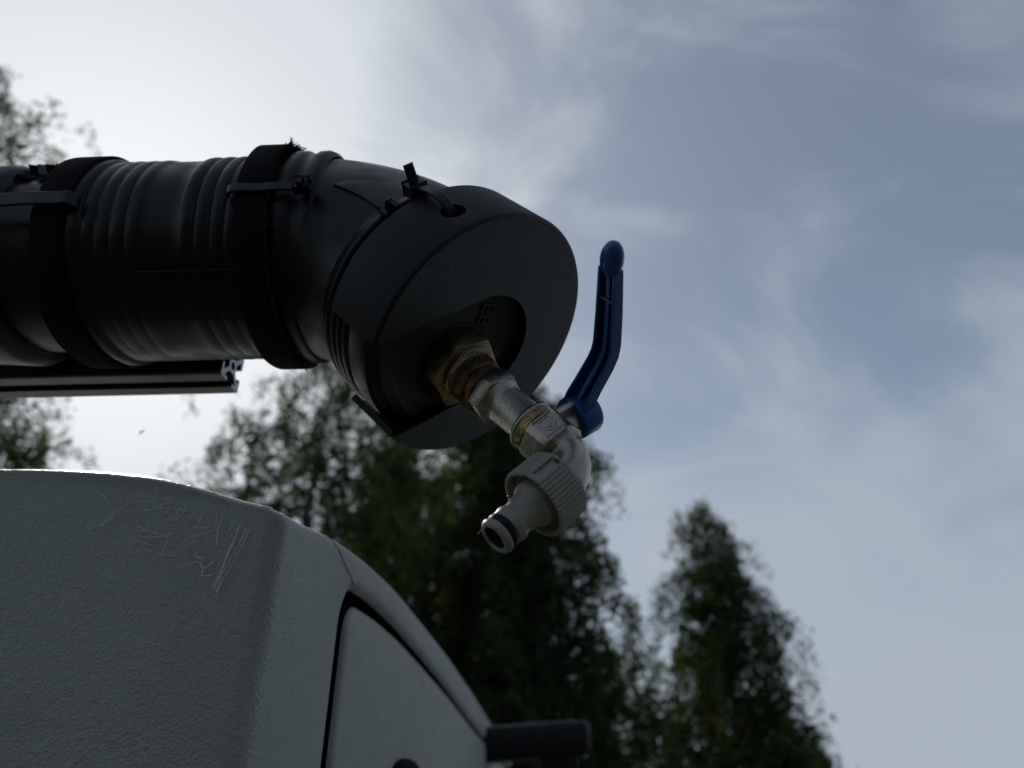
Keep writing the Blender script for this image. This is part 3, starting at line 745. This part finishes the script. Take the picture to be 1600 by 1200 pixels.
# valve body: hex end, barrel, flared second half
bdy = obj('valve_body', hexprism(OO, N, E_, HEXROT + 5, .0131, .0162, .0242, .0006), 'nickel', tap, smooth=30)
t0 = .0240
b = B(); b.lathe(OO, N, [(t0, .0112), (t0 + .0008, .0108), (t0 + .003, .0096), (t0 + .005, .0093), (.0425, .0093), (.0440, .0096), (.0446, .0112), (.0456, .0119), (.0466, .0119), (.0472, .0115)], 64, ref=E_); obj('barrel', b.geom(), 'nickel', bdy, smooth=50)
b = B(); b.lathe(OO, N, [(.0470, .0114), (.0512, .0115)], 64, ref=E_, caps=(False, False)); band = obj('brass_band', b.geom(), 'brass', bdy, smooth=50)
camd = (-(OO - Z)); angc = math.atan2(camd.dot(q_b), camd.dot(r_b))
best = None
for k in range(720):
    a = 2 * math.pi * k / 720; d = r_b * math.cos(a) + q_b * math.sin(a)
    if d.dot(camd) < 0: continue
    q_ = proj(OO + N * .0588 + d * .0118); e = math.hypot(q_[0] - 851, q_[1] - 655)
    if best is None or e < best[0]: best = (e, a)
flat_a = best[1]
def octo(th):
    d = (th - flat_a + math.pi / 6) % (math.pi / 3) - math.pi / 6; k = .965 / math.cos(d); return min(k, 1.03)
b = B(); b.lathe(OO, N, [(.0511, .0117), (.0516, .0121)], 96, ref=E_); b.lathe(OO, N, [(.0514, .0116), (.0522, .0122), (.0600, .0124), (.0632, .0124), (.0645, .0121), (.0652, .0112), (.0665, .0100), (.069, .0090)], 180, ref=E_, rfun=octo); obj('shell', b.geom(), 'nickel', bdy, smooth=32)
# raised letters round the band and a square mark on the flat
def wrapN(tc_, R, ang0):
    def f(v):
        a = ang0 + v.x / R; d = r_b * math.cos(a) + q_b * math.sin(a); return OO + N * (tc_ - v.y) + d * (R + v.z)
    return f
vs, fs = text_mesh('TC. DVGW  C', .0037, None, None, None, .0006, wrap=wrapN(.0491, .0115, angc + .15)); obj('lettering', (vs, fs), 'brass', band, smooth=0)
# flat boss toward the lever with embossed U
fd = r_b * math.cos(flat_a) + q_b * math.sin(flat_a); fc = N.cross(fd).normalized(); pos = OO + N * .0583 - fd * .0008
b = B(); b.box(OO + N * .0583 + fd * .0112, N * .0092, fc * .0092, fd * .0018, .0005); flat = obj('flat', b.geom(), 'nickel', bdy, smooth=35)
b = B()
U = [(-.0030, .0030), (.0012, .0030), (.0028, .0018), (.0030, 0), (.0028, -.0018), (.0012, -.0030), (-.0030, -.0030), (-.0034, -.0022), (-.0034, .0022), (-.0030, .0030)]
b.tube([pos + fd * .0128 + N * x + fc * y for x, y in U], .00035, 6); b.tube([pos + fd * .0128 + N * x + fc * y for x, y in ((-.0018, .0014), (.001, .0014), (.0016, 0), (.001, -.0014), (-.0018, -.0014))], .00035, 6); obj('mark', b.geom(), 'nickel', flat)
# curved spout
SS = .837 * K
BP = OO + N * (.0706 * K)                         # where the two axes cross
kS = .027 * K
nutF = Vector((.009, .297, .1099)) * SS + Z       # front of the hose nut
RS = .0125; turn = N.angle(MD); TS = RS * math.tan(turn / 2)
cd = (MD - N * MD.dot(N)).normalized(); c0 = BP - N * TS + cd * RS
pth = [OO + N * .060, OO + N * .063]; rad = [.0100, .0100]
for k in range(0, 21):
    a = turn * k / 20; pth.append(c0 + N * (math.sin(a) * RS) - cd * (math.cos(a) * RS)); rad.append(.0097 - .0004 * math.sin(math.pi * k / 20))
endp = nutF - MD * .013
pth.append(endp); rad.append(.0095)
b = B(); b.tube(pth, rad, 48); obj('spout', b.geom(), 'nickel', tap, smooth=60)
# stem, stop pin, lever
ST = BP - N * (.02 * K)
b = B(); b.lathe(ST, SD, [(.004, .0086), (.0125, .0083), (.0140, .0076), (.0180, .0074), (.0195, .0068), (.0215, .0060)], 40, ref=N); obj('stem', b.geom(), 'nickel', tap, smooth=35)
b = B(); b.box(ST + LD * .0085 + SD * .0125, LD * .0032, N * .0032, SD * .0095, .0005); obj('stop_pin', b.geom(), 'steel', tap, smooth=30)
b = B(); b.lathe(ST, SD, [(.0190, .0052), (.0262, .0052), (.0266, .0046)], 24, ref=N); obj('stem_screw', b.geom(), 'steel', tap, smooth=35)
# lever: channel section swept along hub - step - arm - knob
hubz = .0225
lev = B()
b = lev
b.lathe(ST, SD, [(hubz - .0062, .0064), (hubz - .0062, .0092), (hubz - .0056, .0100), (hubz + .0030, .0104), (hubz + .0046, .0098), (hubz + .0050, .0085), (hubz + .0050, .0050)], 48, ref=N)
def lev_section(l, s, half, h, tdir):
    nd = tdir.cross(N).normalized()
    if nd.dot(SD) < 0: nd = -nd
    o = ST + LD * l + SD * s; t = .0013; rw = .0012
    pts = [(-half, 0), (-half, h), (half, h), (half, 0), (half - t, 0), (half - t, h - t), (rw, h - t), (rw, h * .25), (-rw, h * .25), (-rw, h - t), (-half + t, h - t), (-half + t, 0)]
    return [o + N * x + nd * y for x, y in pts]
cl_ = [(.0070, .0200), (.0120, .0215), (.0180, .0258), (.0262, .0318), (.0300, .0336), (.0345, .0341), (.0500, .0332), (.0630, .0321), (.0728, .0313)]
hf = [.0068, .0062, .0058, .0056, .0055, .0054, .0051, .0048, .0046]; hh_ = [.0070, .0068, .0066, .0066, .0066, .0065, .0060, .0055, .0050]
R = []
for i, (l_, s_) in enumerate(cl_):
    p0 = cl_[max(i - 1, 0)]; p1 = cl_[min(i + 1, len(cl_) - 1)]; td = (LD * (p1[0] - p0[0]) + SD * (p1[1] - p0[1])).normalized()
    R.append(lev_section(l_, s_ - .003, hf[i], hh_[i], td))
b.rings(R)
for l_ in (.058,):
    b.box(ST + LD * l_ + SD * .0320, LD * .0012, N * .0090, SD * .0034)
lever = obj('lever', b.geom(), 'blue', tap, smooth=38)
bm = bmesh.new(); bm.from_mesh(lever.data); bmesh.ops.recalc_face_normals(bm, faces=bm.faces[:])
bm.to_mesh(lever.data); bm.free(); 
bv = lever.modifiers.new('soft', 'BEVEL'); bv.width = .0004; bv.segments = 2; bv.limit_method = 'ANGLE'; bv.angle_limit = math.radians(40)
b = B(); kc = ST + LD * .0768 + SD * .0309; R = []
for k in range(1, 20):
    a = math.pi * k / 20; x = -math.cos(a) * .0078; rr = math.sin(a) ** .85
    R.append([kc + LD * x + (N * math.cos(t_) * .0048 + SD * math.sin(t_) * .0045) * rr for t_ in [2 * math.pi * j / 32 for j in range(32)]])
b.rings(R); obj('knob', b.geom(), 'blue', lever, smooth=60)
# hemp packing
b = B()
for k in range(90):
    a0_ = angc + random.uniform(-1.9, 1.9); span = random.uniform(.2, .8); R0 = random.uniform(.0118, .0152); tt = random.uniform(.0004, .0042); P = []
    for i in range(7):
        a = a0_ + span * i / 6; P.append(OO + N * (tt + random.uniform(-.0004, .0004)) + (r_b * math.cos(a) + q_b * math.sin(a)) * (R0 + random.uniform(-.0005, .0005)))
    b.tube(P, random.uniform(.00006, .00016), 4)
for k in range(26):
    a = angc + random.uniform(-1.7, 1.7); d = r_b * math.cos(a) + q_b * math.sin(a); p = OO + N * random.uniform(0, .010) + d * .0135
    dv = (d + Vector((random.uniform(-1, 1), random.uniform(-1, 1), random.uniform(-1, 1))) * .7).normalized(); L = random.uniform(.002, .006)
    b.tube([p, p + dv * L * .5, p + dv * L + N * random.uniform(-.0015, .0015)], .00005, 4)
obj('hemp_packing', b.geom(), 'hemp', tap, smooth=0)

# ------------------------------------------------------------------ hose connector
con = thing('hose_connector', 'grey plastic hose connector with ribbed nut on the tap spout', 'hose connector', tuple(nutF))
RN = .0175 * SS; LN_ = .0158
a_, r_n, q_n = basis(MD, LD)
lab_dir = ray(845, 728); lp = lab_dir * .33 + Z - nutF; lab = math.atan2(lp.dot(q_n), lp.dot(r_n))
# angle of the smooth printed field, found from where the photo's lettering meets the nut's rim
best = None
for k in range(720):
    a = 2 * math.pi * k / 720; p = nutF - MD * LN_ * .45 + (r_n * math.cos(a) + q_n * math.sin(a)) * RN - Z
    f = p.y * math.cos(PITCH) + p.z * math.sin(PITCH); v = -p.y * math.sin(PITCH) + p.z * math.cos(PITCH)
    e = math.hypot(800 + F * p.x / f - 845, 600 - F * v / f - 733)
    if best is None or e < best[0]: best = (e, a)
LA = best[1]
def nutr(th):
    d = (th - LA + math.pi) % (2 * math.pi) - math.pi
    if abs(d) < .30: return 1.0
    return 1.0 - .030 * (.5 + .5 * math.cos(th * 52)) ** .6 * 1.7 - .002
b = B(); b.lathe(nutF, MD, [(-LN_, .0100), (-LN_, RN * .955), (-LN_ + .0008, RN * .985), (-.0014, RN), (-.0005, RN * .99), (0, RN * .96), (0, RN * .92), (-.0008, RN * .89), (-.0045, RN * .87), (-.0048, .0098)], 384, ref=LD, rfun=nutr); nut = obj('nut', b.geom(), 'grey_plastic', con, smooth=22)
def wrapM(v):
    a = LA - v.y / RN if True else 0; d = r_n * math.cos(a) + q_n * math.sin(a); return nutF + MD * (-LN_ * .5 + v.x) + d * (RN + .00004 + v.z)
vs, fs = text_mesh('GARDENA', .0026, None, None, None, .0001, wrap=wrapM, bold=.00004); obj('lettering', (vs, fs), 'ink', nut, smooth=0)
vs = []; fs = []
b = B()
def flower(cx__, cy__, R):
    for k in range(7):
        a = 2 * math.pi * k / 7; ox, oy = (cx__ + R * .62 * math.cos(a), cy__ + R * .62 * math.sin(a)) if k else (cx__, cy__)
        pts = [(ox + R * .3 * math.cos(t_), oy + R * .3 * math.sin(t_)) for t_ in [2 * math.pi * j / 10 for j in range(10)]]
        k0 = len(b.v); b.v += [wrapM(Vector((x, y, .00005))) for x, y in pts]; b.f.append(tuple(range(k0, k0 + 10)))
flower(-LN_ * .5 + .0028, .0024, .0014); obj('flower_mark', b.geom(), 'ink', nut, smooth=0)
b = B(); b.lathe(nutF, MD, [(-.0050, .0098), (.0002, .0098), (.0008, .0094), (.0013, .0086), (.0032, .0077), (.0060, .0071), (.0088, .0069), (.0102, .0069), (.0110, .0074), (.0118, .0077), (.0126, .0077), (.0134, .0075), (.0140, .0073), (.0150, .0073), (.0154, .0069), (.0155, .0062), (.0186, .0062), (.0187, .0070), (.0192, .0075), (.0200, .0077), (.0210, .0074), (.0218, .0067), (.0221, .0060), (.0219, .0053), (.0213, .0050)], 72, ref=LD, caps=(False, False)); npl = obj('nipple', b.geom(), 'grey_plastic', con, smooth=45)
b = B(); b.lathe(nutF, MD, [(.0213, .0050), (.0160, .0047), (.008, .0044), (-.010, .0040)], 48, ref=LD, caps=(False, True)); obj('bore', b.geom(), 'bore_shade', npl, smooth=45)  # inside of the nipple, its shade painted in
b = B(); R = []
for k in range(13):
    a = 2 * math.pi * k / 12; R.append((.01705 + .00155 * math.sin(a), .0064 + .00115 * math.cos(a)))
b.lathe(nutF, MD, R, 64, ref=LD, caps=(False, False)); obj('sealing_ring', b.geom(), 'rubber', con, smooth=60)

tp_ = nutF + MD * .0214 - N * .0068
b = B(); b.tube([tp_, tp_ + Vector((-.0008, -.0004, -.0012)), tp_ + Vector((-.0022, -.0006, -.0032))], .00013, 5); obj('fibre', b.geom(), 'hemp', con)
# ------------------------------------------------------------------ insect in the air
p = at(220, 676, .5); b = B(); b.tube([p + Vector((.0018, 0, .0026)), p + Vector((.0008, 0, .001)), p, p - Vector((.001, 0, .0022))], [.0002, .0005, .00045, .00015], 6)
ins = thing('flying_insect', 'tiny dark flying insect in the air below the rail', 'insect', tuple(p)); obj('abdomen', b.geom(), 'insect', ins)
for s_ in (-1, 1):
    b = B(); b.add([p + Vector((0, 0, .0008)), p + Vector((s_ * .0016, .0003, .0016)), p + Vector((s_ * .002, .0004, .0008)), p + Vector((s_ * .001, .0002, .0004))], [(0, 1, 2, 3)]); obj('wing', b.geom(), 'insect', ins, smooth=0)

# ------------------------------------------------------------------ trees
def tree(label, base, height, rmax, nl, leaf, seed, shape, mat='leaf', lean=(0, 0), start=.12, twig=9, spread=.28, droop=.5, dens=12):
    g = np.random.default_rng(seed); rd_ = random.Random(seed)
    base = Vector(base); root = thing('birch_tree', label, 'tree', tuple(base), group='trees beyond the vehicle')
    tb = B(); n = 14; tp = []
    for i in range(n + 1):
        f = i / n; tp.append(base + Vector((lean[0] * f + .12 * math.sin(f * 7 + seed) * f, lean[1] * f + .12 * math.cos(f * 5 + seed) * f, height * .98 * f)))
    tb.tube(tp, [max(.012, height * .013 * (1 - i / n) ** .8) for i in range(n + 1)], 8)
    def tpos(f): 
        x = f * n; i = min(int(x), n - 1); return tp[i].lerp(tp[i + 1], x - i)
    pts = []; wts = []
    NL = int(height * dens)
    for k in range(NL):
        f = start + (1 - start) * (k + rd_.random()) / NL; az = k * 2.39996 + rd_.uniform(-.5, .5)
        L = rmax * shape(f) * rd_.uniform(.6, 1.08) * (1 + .22 * math.sin(3 * az + seed) * math.sin(9 * f + seed)); p = tpos(f * .985); d = Vector((math.cos(az), math.sin(az), rd_.uniform(.35, .9))).normalized()
        lp = [p]; m_ = 7
        for i in range(m_):
            d = (d + Vector((rd_.uniform(-.2, .2), rd_.uniform(-.2, .2), -droop * .22 + rd_.uniform(-.12, .1)))).normalized(); p = p + d * (L / m_); lp.append(p.copy())
        tb.tube(lp, [max(.004, .018 * height / 12 * (1 - i / m_)) for i in range(m_ + 1)], 5)
        for j in range(twig):
            fi = .2 + .8 * (j + rd_.random()) / twig; x = fi * m_; i = min(int(x), m_ - 1); q0 = lp[i].lerp(lp[i + 1], x - i)
            td = Vector((rd_.gauss(0, 1), rd_.gauss(0, 1), rd_.gauss(-.3 * droop, .6))).normalized(); tl = (spread * 2.2) * rd_.uniform(.5, 1.3) * (.6 + .5 * L)
            q1 = q0 + td * tl * .5; q2_ = q1 + (td * .35 + Vector((0, 0, -droop * 1.4))).normalized() * tl * .95
            tb.tube([q0, q1, q2_], [.006, .004, .002], 3, (False, False))
            for a in np.linspace(.1, 1, 9):
                c_ = q0.lerp(q1, a * 2) if a < .5 else q1.lerp(q2_, a * 2 - 1); pts.append(tuple(c_)); wts.append(max(.06, (L / rmax) ** 1.6))
    pts = np.array(pts); wts = np.array(wts) / np.sum(wts); sel = pts[g.choice(len(pts), nl, p=wts)] + g.normal(0, spread * .30, (nl, 3)) * np.array([1, 1, 1.3])
    d1 = g.normal(0, 1, (nl, 3)); d1 /= np.linalg.norm(d1, axis=1, keepdims=True); d2 = np.cross(d1, g.normal(0, 1, (nl, 3))); d2 /= np.linalg.norm(d2, axis=1, keepdims=True)
    sz = leaf * g.uniform(.6, 1.3, (nl, 1))
    vv = np.stack([sel - d1 * sz * .55, sel + d2 * sz * .4, sel + d1 * sz * .6, sel - d2 * sz * .4], 1).reshape(-1, 3) - np.array(base)
    me = bpy.data.meshes.new('crown'); me.vertices.add(len(vv)); me.vertices.foreach_set('co', vv.astype(np.float32).ravel())
    me.loops.add(len(vv)); me.loops.foreach_set('vertex_index', np.arange(len(vv), dtype=np.int32)); me.polygons.add(nl)
    me.polygons.foreach_set('loop_start', np.arange(0, len(vv), 4, dtype=np.int32)); me.update(calc_edges=True); me.materials.append(M[mat])
    o = bpy.data.objects.new('crown', me); COL.objects.link(o); o.parent = root; o['kind'] = 'stuff'
    obj('trunk', tb.geom(), 'bark', root, smooth=60)
    return root
def gpos(px, Y):
    p = at(px, 1266, Y); return (p.x, Y, 0)
def top_h(py, Y): return at(800, py, Y).z
cone = lambda f: max(.05, (1 - f) ** .72) * (1 if f > .2 else .7 + 1.5 * f)
oval = lambda f: max(.12, math.sin(math.pi * min(1, .12 + .86 * f)) ** .7)
broad = lambda f: max(.15, (1 - f) ** .5)
full = lambda f: max(.07, (1 - f) ** .55) * (1 if f > .2 else .8 + f)
tree('slender tapering birch standing apart against the open sky', gpos(1175, 25), top_h(775, 25), 4.0, 64000, .12, 3, full, lean=(-.25, 0), start=.04, twig=6, spread=.40, droop=.8, dens=10)
tree('tall dense dark birch behind the tap and hose connector', gpos(770, 19), top_h(540, 19), 5.0, 150000, .12, 11, broad, lean=(.1, 0), start=.03, twig=8, spread=.38, droop=.7, dens=10)
tree('loose-crowned birch behind the rail end, sky showing through its leaves', gpos(410, 17), top_h(490, 17), 3.9, 40000, .11, 21, oval, start=.05, twig=6, spread=.32, droop=.7, dens=9)
tree('broad dark birch filling the gap behind the other two at the vehicle corner', gpos(570, 26), top_h(650, 26), 6.0, 105000, .14, 25, broad, start=.03, twig=7, spread=.46, droop=.7, dens=9)
tree('thin sparse young birch between the dense birch and the slender one', gpos(1010, 23), top_h(925, 23), 2.3, 6000, .12, 31, cone, start=.06, twig=6, spread=.36, droop=.8, dens=9)
tree('tall ragged birch rising behind the thin section of pipe', gpos(-640, 10), top_h(95, 10), 6.9, 70000, .085, 41, full, start=.1, twig=7, spread=.26, droop=.6, dens=8)
for o in list(bpy.data.objects):
    if 'org' in o: del o['org']
